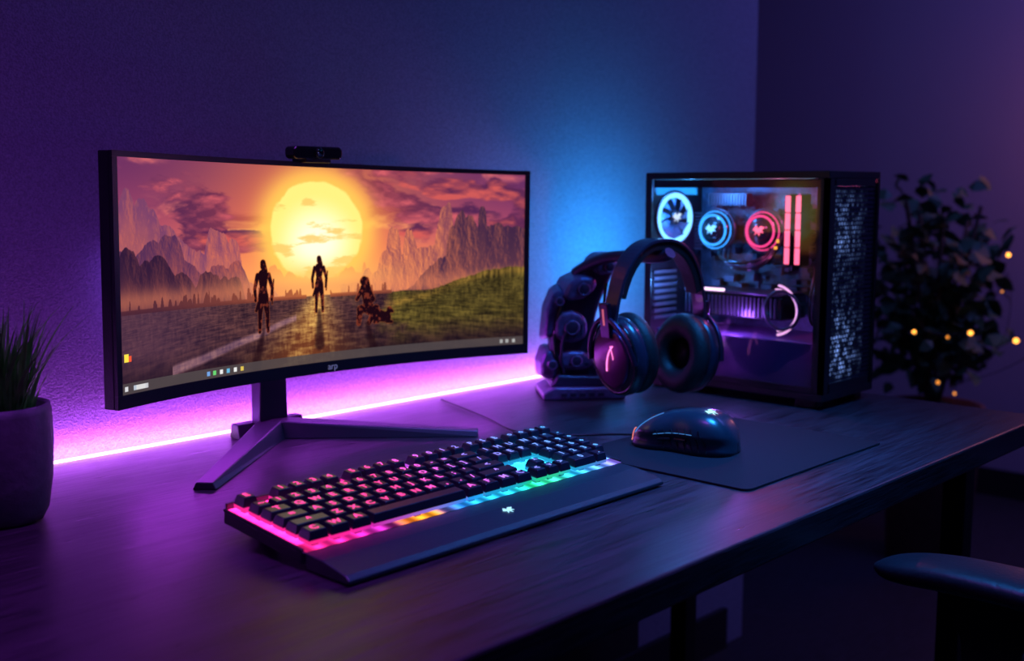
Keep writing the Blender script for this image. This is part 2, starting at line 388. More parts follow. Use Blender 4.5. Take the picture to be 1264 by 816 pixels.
# stand
mi=Matrix.Rotation(-MR,3,'Z')
def ml(x,y,z=0):
    v=mi@Vector((x-1.0,y-1.258,0)); return (v.x,v.y,z)
cx_,cy_,_=ml(.925,1.378)
prism('stand_column',[(-.026,0),(.026,0),(.021,.20),(-.021,.20)],.022,M['metal'],mon,loc=(cx_,cy_,T+.014),bevel=.003)
lathe('cable_hole',[(.011,0),(.011,.004),(.007,.004)],M['black'],mon,loc=(cx_+.004,cy_-.0115,T+.095),rot=(PI/2,0,0),n=28)
box('stand_arm',((cx_+0)/2,cy_-.012,T+.20),(abs(cx_)+.06,.03,.05),M['metal'],mon,bevel=.004)
def bar(name,p,q,w,h,m,parent,w2=None,h2=None,z=T):
    p=Vector(p[:2]);q=Vector(q[:2]); dd=(q-p).normalized(); nn=Vector((-dd.y,dd.x)); w2=w2 or w; h2=h2 or h
    V=[]
    for c,ww,hh in((p,w,h),(q,w2,h2)):
        for sgn,zz in((-1,0),(1,0),(1,hh),(-1,hh)):
            a=c+nn*sgn*ww/2*(1 if zz==0 else .7); V.append((a.x,a.y,z+zz))
    F=[(0,1,2,3),(4,5,6,7)]+[(i,(i+1)%4,4+(i+1)%4,4+i) for i in range(4)]
    return obj(name,V,F,m,parent,bevel=.0015)
bar('foot_left',ml(.925,1.372),ml(.694,1.177),.05,.026,M['metal'],mon,.030,.009)
bar('foot_right',ml(.925,1.372),ml(1.136,1.155),.05,.026,M['metal'],mon,.030,.009)
bar('foot_back',ml(.872,1.390),ml(.985,1.390),.026,.022,M['metal'],mon)

# ---------------------------------------------------------------- webcam
wc=empty('webcam',(.968,1.314,1.1485),MR)
prism('webcam_body',[(-.044,.008),(-.040,.004),(.040,.004),(.044,.008),(.044,.018),(.040,.022),(-.040,.022),(-.044,.018)],.022,M['gloss'],wc,bevel=.003)
box('webcam_clip',(0,-.002,.002),(.045,.016,.006),M['black'],wc,bevel=.001)
box('webcam_clip_back',(0,.026,-.018),(.035,.004,.05),M['black'],wc,bevel=.001)
box('webcam_hinge',(0,.016,.004),(.035,.022,.005),M['black'],wc,bevel=.001)
lathe('webcam_lens',[(.0075,0),(.0075,.003),(.005,.003),(.0045,.0015)],M['gloss'],wc,loc=(0,-.0105,.013),rot=(PI/2,0,0),n=28)

# ---------------------------------------------------------------- keyboard
kb=empty('keyboard',(.604,.784,T),math.radians(.3))
KU=.0212; KW=22.5*KU; bodyW=.491
keymat=mat('keycap',(.009,.012,.024),.30,bump=.1,bscale=500,coat=.1)
plastic=mat('keyboard_case',(.012,.014,.022),.4,bump=.1,bscale=400)
wr=[(0,.002),(.0,.006),(.006,.010),(.040,.0165),(.066,.018),(.066,.002)]
obj('wrist_rest',[(0.002,y,z) for y,z in wr]+[(bodyW-.004,y,z) for y,z in wr],
    [tuple(range(6)),tuple(range(6,12))]+[(i,(i+1)%6,6+(i+1)%6,6+i) for i in range(6)],mat('wrist_rest_rubber',(.004,.018,.028),.42,bump=.3,bscale=500),kb,bevel=.0012)
kt=empty('key_deck',(0,.066,.006)); kt.parent=kb; kt.rotation_euler=(math.radians(5.4),0,0)
cd=.143
poly=[(0,.004),(.004,.0),(bodyW-.004,0),(bodyW,.004),(bodyW,cd-.006),(bodyW-.006,cd),(.006,cd),(0,cd-.006)]
n=len(poly)
obj('case',[(x,y,0) for x,y in poly]+[(x,y,.012) for x,y in poly],[tuple(range(n)),tuple(range(n,2*n))]+[(i,(i+1)%n,n+(i+1)%n,n+i) for i in range(n)],plastic,kt,bevel=.001)
boxes('case_rim',[((.0015,cd/2,.0135),(.003,cd-.008,.003)),((bodyW-.0015,cd/2,.0135),(.003,cd-.008,.003)),((bodyW/2,cd-.0015,.0155),(bodyW-.01,.003,.007))],plastic,kt,bevel=.0006)
boxes('flip_feet',[((.04,cd-.02,-.007),(.03,.012,.014)),((bodyW-.04,cd-.02,-.007),(.03,.012,.014))],plastic,kt)
def glow(x,y):
    if y<.14:
        st=[(0,(1,.02,.22)),(.12,(1,.02,.35)),(.19,(.5,.02,.4)),(.24,(.15,.01,.1)),(.28,(1,.22,.02)),(.35,(1,.35,.02)),(.38,(.1,.05,.2)),(.43,(.02,.2,.8)),(.5,(.02,.45,1)),(.6,(.02,.6,.95)),(.66,(.02,.9,.4)),(.75,(.05,.9,.5)),(.82,(.02,.5,1)),(.92,(.1,.3,1)),(1,(.3,.15,1))]
    else:
        st=[(0,(1,.02,.28)),(.3,(1,.03,.40)),(.45,(.75,.05,.7)),(.56,(.25,.12,.9)),(.68,(.02,.40,1)),(.8,(.02,.60,1)),(1,(.10,.25,1))]
    for (a,c),(b_,e) in zip(st,st[1:]):
        if x<=b_:
            t=(x-a)/(b_-a); return tuple(p*(1-t)+q*t for p,q in zip(c,e))
    return st[-1][1]
def colour_attr(me,fn):
    ca=me.color_attributes.new('Col','FLOAT_COLOR','POINT')
    for i,v in enumerate(me.vertices): ca.data[i].color=(*fn(v.co),1)
gx,gy=400,60
V=[(.003+(bodyW-.006)*i/gx,.0008+(cd-.004)*j/gy,.0125) for j in range(gy+1) for i in range(gx+1)]
F=[(j*(gx+1)+i,j*(gx+1)+i+1,(j+1)*(gx+1)+i+1,(j+1)*(gx+1)+i) for j in range(gy) for i in range(gx)]
pl=obj('rgb_backplate',V,F,attr_emit_mat('rgb_backlight',5.0),kt)
x0=(bodyW-KW)/2; y0=.0025
def plate_col(c):
    g_=glow(c.x/bodyW,c.y/cd)
    fx=((c.x-x0)/KU/(1.25 if c.y/cd<.14 else 1))%1-.5; fy=((c.y-y0)/KU)%1-.5
    if c.y/cd<.14: k=.10+.55*math.exp(-(fx*fx/.06))
    else: k=.6+.8*math.exp(-((fx*fx+fy*fy)/.16))
    return tuple(q*k for q in g_)
colour_attr(pl.data,plate_col)
rows=[]
def R_(y,*items): rows.append((y,items))
g=('g',.25)
R_(0,(1.25,'C'),(1.25,'W'),(1.25,'A'),(6.25,''),(1.25,'A'),(1.25,'F'),(1.25,'M'),(1.25,'C'),g,(1,'<'),(1,'v'),(1,'>'),g,(2,'0'),(1,'.'))
R_(1,(2.25,'^'),*[(1,c) for c in 'ZXCVBNM,./'],(2.75,'^'),g,('g',1),(1,'^'),('g',1),g,(1,'1'),(1,'2'),(1,'3'),(1,'e'))
R_(2,(1.75,'='),*[(1,c) for c in "ASDFGHJKL;'"],(2.25,'<'),g,('g',3),g,(1,'4'),(1,'5'),(1,'6'),(1,'+'))
R_(3,(1.5,'T'),*[(1,c) for c in 'QWERTYUIOP[]'],(1.5,'/'),g,(1,'D'),(1,'E'),(1,'P'),g,(1,'7'),(1,'8'),(1,'9'),(1,'+'))
R_(4,*[(1,c) for c in '~1234567890-='],(2,'<'),g,(1,'I'),(1,'H'),(1,'U'),g,(1,'N'),(1,'/'),(1,'*'),(1,'-'))
R_(5.25,(1,'E'),('g',1),*[(1,c) for c in '1234'],('g',.5),*[(1,c) for c in '5678'],('g',.5),*[(1,c) for c in '9012'],g,(1,'P'),(1,'S'),(1,'B'),g,(1,'o'),(1,'o'),(1,'o'),(1,'o'))
KV=[];KF=[];LV=[];LF=[];SV=[];SF=[];EV=[];EF=[];glyph={}
def get_glyph(ch):
    if ch in glyph: return glyph[ch]
    c=bpy.data.curves.new('t','FONT'); c.body=ch; c.size=.0125; c.align_x='CENTER'; c.align_y='CENTER'; c.resolution_u=2
    c.offset=.0004
    o=bpy.data.objects.new('t',c); sc.collection.objects.link(o); bpy.context.view_layer.update()
    m_=bpy.data.meshes.new_from_object(o.evaluated_get(bpy.context.evaluated_depsgraph_get()))
    glyph[ch]=([v.co.copy() for v in m_.vertices],[tuple(p.vertices) for p in m_.polygons])
    bpy.data.objects.remove(o); bpy.data.meshes.remove(m_); return glyph[ch]
for ry,items in rows:
    x=0
    for w,lab in items:
        if w=='g': x+=lab; continue
        cx=x0+(x+w/2)*KU; cy=y0+(ry+.5)*KU; x+=w
        hw=w*KU/2-.0016; hd=KU/2-.0016; zb=.0205; zt=.0300+ (.0008 if ry>4 else 0)
        ins=.0026
        n=len(KV)
        lv=[(hw,hd,zb),(hw,hd,zb+.0015),(hw-ins*.75,hd-ins*.7,zt-.0008),(hw-ins,hd-ins,zt)]
        for a,bb,z in lv: KV+=[(cx-a,cy-bb,z),(cx+a,cy-bb,z),(cx+a,cy+bb,z),(cx-a,cy+bb,z)]
        for l in range(3):
            for i in range(4): KF.append((n+4*l+i,n+4*l+(i+1)%4,n+4*l+4+(i+1)%4,n+4*l+4+i))
        KF.append((n,n+3,n+2,n+1)); KF.append((n+12,n+13,n+14,n+15))
        n=len(EV); EV+=boxv((cx,cy,.0187),((hw-.0002)*2,(hd-.0002)*2,.0035)); EF+=[tuple(i+n for i in f) for f in BF]
        n=len(SV); SV+=boxv((cx,cy,.0148),(.008,.007,.0045)); SF+=[tuple(i+n for i in f) for f in BF]
        if lab:
            gv,gf=get_glyph(lab); n=len(LV)
            LV+=[(cx+p.x,cy+p.y+.0003,zt+.00025) for p in gv]; LF+=[tuple(i+n for i in f) for f in gf]
obj('keycaps',KV,KF,keymat,kt,bevel=.0005,segs=2)
obj('key_switches',SV,SF,mat('switch_housing',(.25,.25,.3),.4,bump=.1,bscale=300),kt)
sk=obj('added_glow_skirts',EV,EF,attr_emit_mat('painted_underglow',.9),kt)  # emissive boxes added under the caps, imitating backlight on the key sides
def scol(c):
    g_=glow(c.x/bodyW,.5 if c.y/cd>.14 else c.y/cd)
    b_=1.15 if c.x/bodyW<.5 else .75
    return tuple(q*b_ for q in g_)
colour_attr(sk.data,scol)
lg=obj('key_legends',LV,LF,attr_emit_mat('legend_light',1.8),kt)
def lcol(c):
    x=c.x/bodyW
    a=(1,.06,.32);m__=(.75,.12,.8);b_=(.30,.22,1);e=(.10,.45,1)
    if x<.35: return a
    if x<.5: t=(x-.35)/.15; return tuple(p*(1-t)+q*t for p,q in zip(a,m__))
    if x<.62: t=(x-.5)/.12; return tuple((p*(1-t)+q*t)*.9 for p,q in zip(m__,b_))
    t=(x-.62)/.38; return tuple((p*(1-t)+q*t)*.8 for p,q in zip(b_,e))
colour_attr(lg.data,lcol)
em=emit_mat('emblem_light',(.35,.75,1.),1.5)
wrs=math.atan2(.0065,.034)
EMB=[(-1,.2),(-.4,.9),(-.1,.4),(.3,.8),(1,.6),(.5,.2),(.8,-.2),(.2,-.1),(.1,-.7),(-.2,-.1),(-.7,-.6),(-.5,-.05)]
def emblem(name,parent,loc,rot,s,m):
    V=[(x*s,y*s,0) for x,y in EMB]+[(0,.15*s,0)]
    F=[(i,(i+1)%12,12) for i in range(12)]
    return obj(name,V,F,m,parent,loc=loc,rot=rot)
emblem('wrist_emblem',kb,(bodyW*.50,.030,.0153),(wrs,0,0),.0085,em)

# ---------------------------------------------------------------- mouse pad
pad=mat('mouse_pad_cloth',(.007,.006,.012),.75,bump=.5,bscale=900,spec=.25)
def rrect(x0,y0,x1,y1,r,n=6):
    P=[]
    for cx,cy,a0 in((x1-r,y1-r,0),(x0+r,y1-r,90),(x0+r,y0+r,180),(x1-r,y0+r,270)):
        for i in range(n+1):
            a=math.radians(a0+90*i/n); P.append((cx+r*math.cos(a),cy+r*math.sin(a)))
    return P
P=rrect(1.138,.697,1.495,.980,.012); n=len(P)
obj('mouse_pad',[(x,y,T) for x,y in P]+[(x,y,T+.003) for x,y in P],[tuple(range(n)),tuple(range(n,2*n))]+[(i,(i+1)%n,n+(i+1)%n,n+i) for i in range(n)],pad,bevel=.0006)

# ---------------------------------------------------------------- mouse
MX,MY,MA=1.271,.880,math.radians(13)
ms=empty('computer_mouse',(MX,MY,T+.003),MA)
ML=.152; ns=48; nc=40
V=[];F=[]
def mprof(t):
    e=max(0,1-abs(2*t-1)**4.2)**.42
    w=.0455*e*(1-.15*math.exp(-((t-.55)/.15)**2)-.12*t)
    h=.056*(max(0,1-abs((t-.34)/.68)**2.1)**.6 if t>.34 else max(0,1-abs((t-.34)/.35)**2.6)**.5)
    h=max(h,.017*e)
    return max(w,.0008),max(h,.0012)
def mpt(t,a):
    w,h=mprof(t); c=math.cos(a); s=math.sin(a)
    xx=w*math.copysign(abs(c)**.66,c); zz=h*s**.70
    if zz<.024: xx*=1-.13*math.sin(min(1,zz/.024)*PI)
    if t>.55: zz-=.0016*math.exp(-(xx/.0013)**2)
    zz-=.0016*math.exp(-((abs(c)-.93)/.02)**2)
    zz-=.0010*math.exp(-((t-.56)/.008)**2)*(1 if abs(c)<.93 else 0)
    return (xx,-ML/2+ML*t,.001+zz)
for j in range(ns+1):
    t=.5-.5*math.cos(PI*j/ns)
    for i in range(nc+1): V.append(mpt(t,PI*i/nc))
for j in range(ns):
    for i in range(nc): q=j*(nc+1)+i; F.append((q,q+1,q+nc+2,q+nc+1))
    F.append((j*(nc+1),(j+1)*(nc+1),(j+1)*(nc+1)+nc,j*(nc+1)+nc))
mbody=mat('mouse_shell',(.010,.024,.038),.30,coat=.2,bump=.05,bscale=300)
obj('shell',V,F,mbody,ms,smooth=True)
lathe('scroll_wheel',[(.006,-.0035),(.010,-.003),(.0108,-.0015),(.0108,.0015),(.010,.003),(.006,.0035)],M['metal'],ms,loc=(0,.042,.033),rot=(0,PI/2,0),n=32)
oled=emit_mat('mouse_orange',(1.,.25,.22),1.0); bled=emit_mat('mouse_blue',(.08,.35,1.),.8)
def surf(x,y):
    t=(y+ML/2)/ML; w,h=mprof(t); c=min(.98,abs(x)/w)**(1/.66); a=math.acos(math.copysign(c,x)); return mpt(t,a)[2]
for k,sx_ in enumerate((-1,1)):
    pts=[(sx_*(.012+.012*i/10),.028+.038*i/10) for i in range(11)]
    tube('button_seam_%d'%(k+1),[(x,y,surf(x,y)+.0002) for x,y in pts],.0006,bled if k==0 else M['gloss'],ms,poly=True)
tube('nose_led',[(-.030+.004*i,.068+.0010*i-.0001*i*i,surf(-.030+.004*i,.068)+.0003) for i in range(6)],.0007,oled,ms,poly=True)
pts=[]
for i in range(16):
    t=.34+.38*i/15; p=mpt(t,math.acos(-.93)); pts.append((p[0]-.0002,p[1],p[2]+.0004))
tube('side_light',pts,.00035,bled,ms,poly=True)
for k,tt in enumerate((.62,.46)):
    pts=[]
    for i in range(9):
        p=mpt(tt+.12*(i/8-.5),math.acos(-.975)); pts.append((p[0]-.0003,p[1],p[2]-.002))
    tube('side_button_%d'%(k+1),pts,.0026,M['gloss'],ms)
V=[]
s_=.0115
for x,y in EMB+[(0,.15)]:
    xx=x*s_*.9-.008; yy=y*s_-.042; V.append((xx,yy,surf(xx,yy)+.0010))
obj('mouse_emblem',V,[(i,(i+1)%12,12) for i in range(12)],emit_mat('mouse_logo',(.35,.80,1),1.8),ms)
for k in range(7):
    t=.20+.07*k
    pts=[mpt(t+.02*q,PI-.02-.12*q) for q in range(5)]
    tube('grip_ridge_%d'%(k+1),[(p[0]-.0004,p[1],p[2]) for p in pts],.0007,M['black'],ms,poly=True)
cab=[(1.253,.959,T+.012),(1.247,.985,T+.010),(1.235,1.02,T+.005),(1.20,1.06,T+.003),(1.17,1.12,T+.003),(1.22,1.2,T+.003),(1.25,1.30,T+.003),(1.28,1.39,T+.003)]
mic=(Matrix.Translation((MX,MY,T+.003))@Matrix.Rotation(MA,4,'Z')).inverted()
tube('cable',[tuple(mic@Vector(p)) for p in cab],.0017,M['black'],ms)

# ---------------------------------------------------------------- headphones
hp=empty('headphones',(1.466,1.076,T),math.radians(-9.4))
hw=.104; zc=.115; zt_=.282
hpm=mat('headphone_shell',(.03,.020,.045),.3,coat=.4,bump=.05,bscale=200)
hpp=mat('headphone_plate',(.15,.025,.12),.28,metal=.6,bump=.05,bscale=200)
hps=mat('headphone_slider',(.07,.03,.08),.3,metal=.8,bump=.05,bscale=200)
def band(name,r0,r1,wd,m,t0=0.,t1=PI,n=40,power=.85):
    V=[];F=[]
    for i in range(n+1):
        t=t0+(t1-t0)*i/n; c=math.cos(t); s=max(0,math.sin(t))
        for rad in (r0,r1):
            x=(hw+rad)*math.copysign(abs(c)**power,c); z=zc+(zt_-zc+rad)*s**power
            wk=wd*(.62+.38*s)
            V+=[(x,-wk/2,z),(x,wk/2,z)]
    for i in range(n):
        a=4*i
        for p,q in((0,1),(1,3),(3,2),(2,0)): F.append((a+p,a+q,a+4+q,a+4+p))
    F+=[(0,1,3,2),(4*n,4*n+1,4*n+3,4*n+2)]
    return obj(name,V,F,m,hp,bevel=.0015,smooth=False)
band('headband_outer',-.006,0,.038,hpm)
band('headband_pad',-.018,-.0062,.032,M['leather'],.45,PI-.45)
for sgn,nm in((-1,'left'),(1,'right')):
    ce=empty('ear_cup_'+nm,(sgn*.077,0,.098-(.010 if sgn>0 else 0))); ce.parent=hp; ce.rotation_euler=(0,sgn*math.radians(7),math.radians(6 if sgn>0 else 0))
    ro=(0,sgn*PI/2,0)
    lathe('cup_shell_'+nm,[(.032,-.012),(.052,-.010),(.055,-.002),(.054,.008),(.046,.017),(.036,.020),(.015,.021)],hpm,ce,rot=ro,sx=1.18,n=56)
    lathe('cup_plate_'+nm,[(.040,.018),(.040,.022),(.036,.0245),(.010,.0255)],hpp,ce,rot=ro,sx=1.2,n=48)
    torus('cup_ring_'+nm,.049,.0028,M['gloss'],ce,loc=(sgn*.014,0,0),rot=ro,sx=1.18)
    torus('cushion_'+nm,.039,.0172,M['leather'],ce,loc=(-sgn*.022,0,0),rot=ro,sx=1.18,n=56,k=18)
    torus('cushion_seam_'+nm,.0495,.0022,M['leather'],ce,loc=(-sgn*.012,0,0),rot=ro,sx=1.18,n=56)
    lathe('driver_cloth_'+nm,[(.034,-.001),(.030,.001),(.01,.001)],M['blackm'],ce,loc=(-sgn*.014,0,0),rot=ro,sx=1.15)
    tube('yoke_'+nm,[(sgn*.019,-.052,-.006),(sgn*.024,-.047,.028),(sgn*.026,-.022,.060),(sgn*.026,0,.068),(sgn*.026,.022,.060),(sgn*.024,.047,.028),(sgn*.019,.052,-.006)],.0042,hps,ce)
    box('slider_'+nm,(sgn*.0255,0,.062),(.009,.022,.056),hps,ce,bevel=.002)
    box('slider_light_'+nm,(sgn*.0305,0,.068),(.0012,.003,.026),emit_mat('slider_glow_'+nm,(1.,.2,.35),.6),ce)
    gm=emit_mat('cup_glow_'+nm,(1.,.20,.65),1.8)
    tube('cup_logo_'+nm,[(sgn*.0272,-.012,.022),(sgn*.0275,-.000,.012),(sgn*.0275,.005,-.002),(sgn*.0272,.006,-.020)],.0012,gm,ce)
    tube('cup_logo2_'+nm,[(sgn*.0272,-.006,.022),(sgn*.0275,-.010,.012),(sgn*.0272,-.011,.0)],.0007,gm,ce)

# ---------------------------------------------------------------- headphone stand (sculpted robotic armour figure)
HR=math.radians(-40); HL=(1.490,1.262,T)
hs=empty('headphone_stand',HL,HR)
am=mat('armour_metal',(.20,.10,.26),.40,metal=.4,bump=.25,bscale=120,var=.3)
am2=mat('armour_dark',(.06,.035,.085),.40,metal=.4,bump=.2,bscale=160)
prism('stand_base',[(-.070,0),(.074,0),(.076,.010),(.062,.020),(-.050,.022),(-.070,.012)],.110,am,hs,bevel=.004)
prism('stand_base_step',[(-.056,.021),(.052,.019),(.038,.038),(-.042,.042)],.082,am2,hs,bevel=.005)
boxes('base_vents',[((-.034+.016*i,-.0560,.010),(.010,.003,.006)) for i in range(5)],am2,hs)
def sc_(P,kx=1.28,kz=1.0): return [(x*kx-.004,z*kz) for x,z in P]
prism('torso_core',sc_([(-.034,.030),(.030,.030),(.034,.060),(.026,.090),(.020,.115),(.026,.150),(.036,.185),(.048,.215),(.054,.236),(.034,.240),(.014,.226),(-.006,.202),(-.022,.172),(-.032,.135),(-.038,.100),(-.040,.065)]),.046,am2,hs,bevel=.009)
prism('chest_plate',sc_([(-.042,.104),(-.028,.092),(-.010,.088),(.010,.094),(.018,.108),(.018,.136),(.008,.154),(-.010,.162),(-.030,.158),(-.040,.140)]),.074,am,hs,bevel=.009,taper=.72)
prism('abdomen_plate',sc_([(-.036,.054),(-.020,.044),(.012,.044),(.028,.056),(.028,.074),(.008,.086),(-.020,.088),(-.036,.078)]),.072,am,hs,bevel=.008,taper=.74)
prism('shoulder_plate',sc_([(-.034,.168),(-.018,.160),(.006,.166),(.026,.186),(.034,.206),(.022,.220),(.000,.220),(-.022,.206)]),.078,am,hs,bevel=.009,taper=.68)
prism('head_plate',sc_([(.010,.218),(.024,.206),(.044,.208),(.060,.224),(.060,.242),(.044,.252),(.024,.252),(.012,.240)]),.054,am,hs,bevel=.008,taper=.7)
prism('hip_plate',sc_([(-.054,.034),(-.040,.026),(-.028,.032),(-.026,.066),(-.036,.090),(-.048,.088),(-.055,.064)]),.062,am,hs,bevel=.008,taper=.78)
prism('back_plate',sc_([(-.050,.100),(-.042,.094),(-.034,.104),(-.028,.150),(-.016,.188),(-.024,.198),(-.036,.188),(-.046,.156)]),.054,am,hs,bevel=.007,taper=.8)
prism('side_fin',sc_([(.016,.040),(.032,.040),(.044,.062),(.042,.096),(.030,.132),(.022,.124),(.018,.090)]),.056,am,hs,bevel=.007,taper=.78)
for i,(x,z,r) in enumerate([(-.018,.124,.014),(.002,.190,.012),(-.010,.066,.011),(.046,.228,.010),(-.052,.060,.009),(-.040,.170,.008)]):
    lathe('joint_%d'%(i+1),[(r,-.041),(r,.041),(r*.6,.044)],am2,hs,loc=(x,0,z),rot=(PI/2,0,0),n=24)
    torus('joint_ring_%d'%(i+1),r*.8,.0016,am,hs,loc=(x,-.0425,z),rot=(PI/2,0,0),n=24,k=8)
    torus('joint_ring_front_%d'%(i+1),r*.8,.0016,am,hs,loc=(x,.0415,z),rot=(PI/2,0,0),n=24,k=8)
tube('hydraulic_1',[(-.036,-.028,.040),(-.060,-.030,.10),(-.042,-.030,.165),(-.006,-.028,.205)],.0036,M['gloss'],hs)
tube('hydraulic_2',[(.034,-.026,.045),(.048,-.028,.10),(.034,-.028,.150),(.044,-.026,.2)],.0030,M['gloss'],hs)
tube('hydraulic_3',[(-.030,-.036,.045),(-.044,-.040,.09),(-.026,-.040,.12)],.0024,am2,hs)
boxes('armour_slots',[((-.026+.012*i,-.0375+.001*i,.112+.004*i),(.004,.006,.018)) for i in range(3)]+[((-.020+.014*i,-.0365,.060),(.007,.004,.005)) for i in range(3)],am2,hs)
hsi=(Matrix.Translation(HL)@Matrix.Rotation(HR,4,'Z')).inverted()
tube('hanger_arm',[tuple(hsi@Vector(p)) for p in [(1.49,1.27,T+.215),(1.487,1.22,T+.243),(1.478,1.16,T+.250),(1.470,1.11,T+.251),(1.466,1.06,T+.252),(1.464,1.050,T+.260)]],.010,am2,hs)

# ---------------------------------------------------------------- PC tower
pcx0,pcx1,pcy0,pcy1,pz0,pz1=1.650,1.828,.876,1.240,T+.014,T+.39
pc=empty('gaming_pc_tower',(0,0,0))
cm_=mat('pc_case_steel',(.012,.012,.016),.42,metal=.2,bump=.1,bscale=300)
cx=(pcx0+pcx1)/2; cy=(pcy0+pcy1)/2; cz=(pz0+pz1)/2; lx=pcx1-pcx0; ly=pcy1-pcy0; lz=pz1-pz0
boxes('case_shell',[((cx,cy,pz1-.006),(lx,ly,.012)),((cx,cy,pz0+.006),(lx,ly,.012)),((pcx1-.003,cy,cz),(.006,ly,lz-.024)),
    ((cx,pcy1-.003,cz),(lx-.012,.006,lz-.024))],cm_,pc,bevel=.001)
boxes('case_feet',[((x,y,T+.007),(.025,.04,.014)) for x in(pcx0+.022,pcx1-.022) for y in(pcy0+.035,pcy1-.035)],cm_,pc,bevel=.002)
fw=.014
boxes('window_frame',[((pcx0+.002,pcy1-fw/2,cz),(.004,fw,lz-.024)),((pcx0+.002,pcy0+.010,cz),(.004,.020,lz-.024)),
    ((pcx0+.002,cy,pz1-.020),(.004,ly-.036,.014)),((pcx0+.002,cy,pz0+.017),(.004,ly-.036,.010))],cm_,pc)
box('glass_panel',(pcx0+.0005,cy,cz),(.002,ly-.03,lz-.03),glass_mat('tinted_glass',(.84,.84,.94),.04),pc)
tray=mat('pc_interior',(.05,.06,.10),.45,metal=.3,bump=.5,bscale=90,var=.5)
box('motherboard_tray',(pcx1-.016,cy,cz),(.006,ly-.03,lz-.03),tray,pc)
box('motherboard',(pcx1-.023,1.070,.995),(.005,.25,.21),mat('pcb',(.03,.045,.08),.35,bump=1.,bscale=140,var=.6),pc)
box('psu_shroud',((pcx0+pcx1)/2,cy,pz0+.052),(lx-.030,ly-.032,.082),mat('psu_shroud_paint',(.12,.06,.18),.35,bump=.1,bscale=200),pc,bevel=.002)
random.seed(3)
bl=[]
for i in range(130):
    y=random.uniform(.95,1.19); z=random.uniform(.89,1.10); h_=random.uniform(.006,.026)
    bl.append(((pcx1-.026-h_/2,y,z),(h_,random.uniform(.004,.022),random.uniform(.003,.016))))
boxes('board_components',bl,tray,pc,bevel=.0005)
boxes('vrm_heatsink',[((1.772,1.10+.006*i,1.092),(.022,.003,.022)) for i in range(14)]+[((1.772,1.200,1.00+.006*i),(.022,.018,.003)) for i in range(12)],M['metal'],pc)
box('top_led_bar',(pcx0+.03,1.03,pz1-.0155),(.006,.22,.0035),emit_mat('top_led_white',(.45,.8,1.),3.5),pc)
cyan=emit_mat('fan_cyan',(.04,.38,1.),2.6); white=emit_mat('fan_white',(.16,.55,1.),3.6); red=emit_mat('fan_red',(1.,.06,.22),2.0); ram=emit_mat('ram_red',(1.,.12,.20),3.0)
blade=mat('fan_blade',(.05,.06,.08),.3,bump=.05,bscale=100)
def fan(name,loc,rot,Rr,ringm,thick=.0025,blades=9,glowblade=None):
    f=empty(name,loc); f.parent=pc; f.rotation_euler=rot
    if ringm: torus(name+'_light_ring',Rr,thick,ringm,f,n=56,k=10)
    torus(name+'_housing',Rr*1.14,Rr*.08,M['black'],f,n=48,k=10)
    lathe(name+'_hub',[(Rr*.30,-.004),(Rr*.30,.004),(Rr*.24,.006),(Rr*.02,.0065)],M['black'],f,n=32)
    V=[];F=[]
    for i in range(blades):
        a=2*PI*i/blades
        for s in range(5):
            rr_=Rr*(.3+.62*s/4); aa=a+.25*s/4; wv=.16+.10*s/4
            n_=len(V); V+=[(rr_*math.cos(aa-wv),rr_*math.sin(aa-wv),-.004),(rr_*math.cos(aa+wv),rr_*math.sin(aa+wv),.003)]
            if s: F.append((n_-2,n_-1,n_+1,n_))
    obj(name+'_blades',V,F,glowblade or blade,f)
    return f
fr=(0,-PI/2,0)
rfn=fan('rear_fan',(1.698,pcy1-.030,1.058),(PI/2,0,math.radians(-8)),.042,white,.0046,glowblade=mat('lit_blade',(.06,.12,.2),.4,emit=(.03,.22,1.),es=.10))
emblem('rear_fan_logo',rfn,(0,0,.0075),(0,0,0),.012,emit_mat('rear_logo',(.7,.9,1.),1.5))
def pump(name,y,z,r,m,x=1.752,logo=None):
    f=empty(name,(x,y,z)); f.parent=pc; f.rotation_euler=fr
    lathe(name+'_body',[(r*.95,-.05),(r*.95,-.006),(r*.88,.0),(r*.80,.002)],M['gloss'],f,n=48)
    torus(name+'_ring',r*.80,.0018,m,f,loc=(0,0,.003),n=48)
    torus(name+'_outer',r*1.12,.0030,M['metal'],f,loc=(0,0,-.012),n=48)
    torus(name+'_ring_outer',r*1.0,.0010,m,f,loc=(0,0,-.004),n=48)
    for i in range(10):
        a=2*PI*i/10
        box(name+'_spoke_%d'%(i+1),(r*1.02*math.cos(a),r*1.02*math.sin(a),-.012),(r*.16,r*.10,.006),M['metal'],f,rot=(0,0,a))
    lathe(name+'_cap',[(r*.5,.002),(r*.5,.005),(r*.4,.007),(.001,.0075)],M['gloss'],f,n=32)
    emblem(name+'_logo',f,(0,0,.0085),(0,0,-PI/2),r*.36,logo or m)
pump('cpu_pump',1.160,1.036,.034,cyan,logo=white)
pump('gpu_pump',1.060,1.036,.034,red,logo=ram)
for i in range(3):
    tube('coolant_hose_%d'%(i+1),[(1.765,1.150-.010*i,1.005),(1.725,1.140-.012*i,.985-.004*i),(1.715,1.09,.975-.006*i),(1.73,1.03,.985-.006*i),(1.765,1.045-.006*i,1.01)],.0036,M['gloss'] if i!=1 else M['metal'],pc)
for i in range(5):
    tube('sleeved_cable_%d'%(i+1),[(1.79,.955,1.085-.006*i),(1.745,.935,1.080-.006*i),(1.735,.915,1.03-.008*i),(1.75,.91,.95-.006*i),(1.79,.915,.90)],.0019,M['metal'] if i%2 else M['black'],pc)
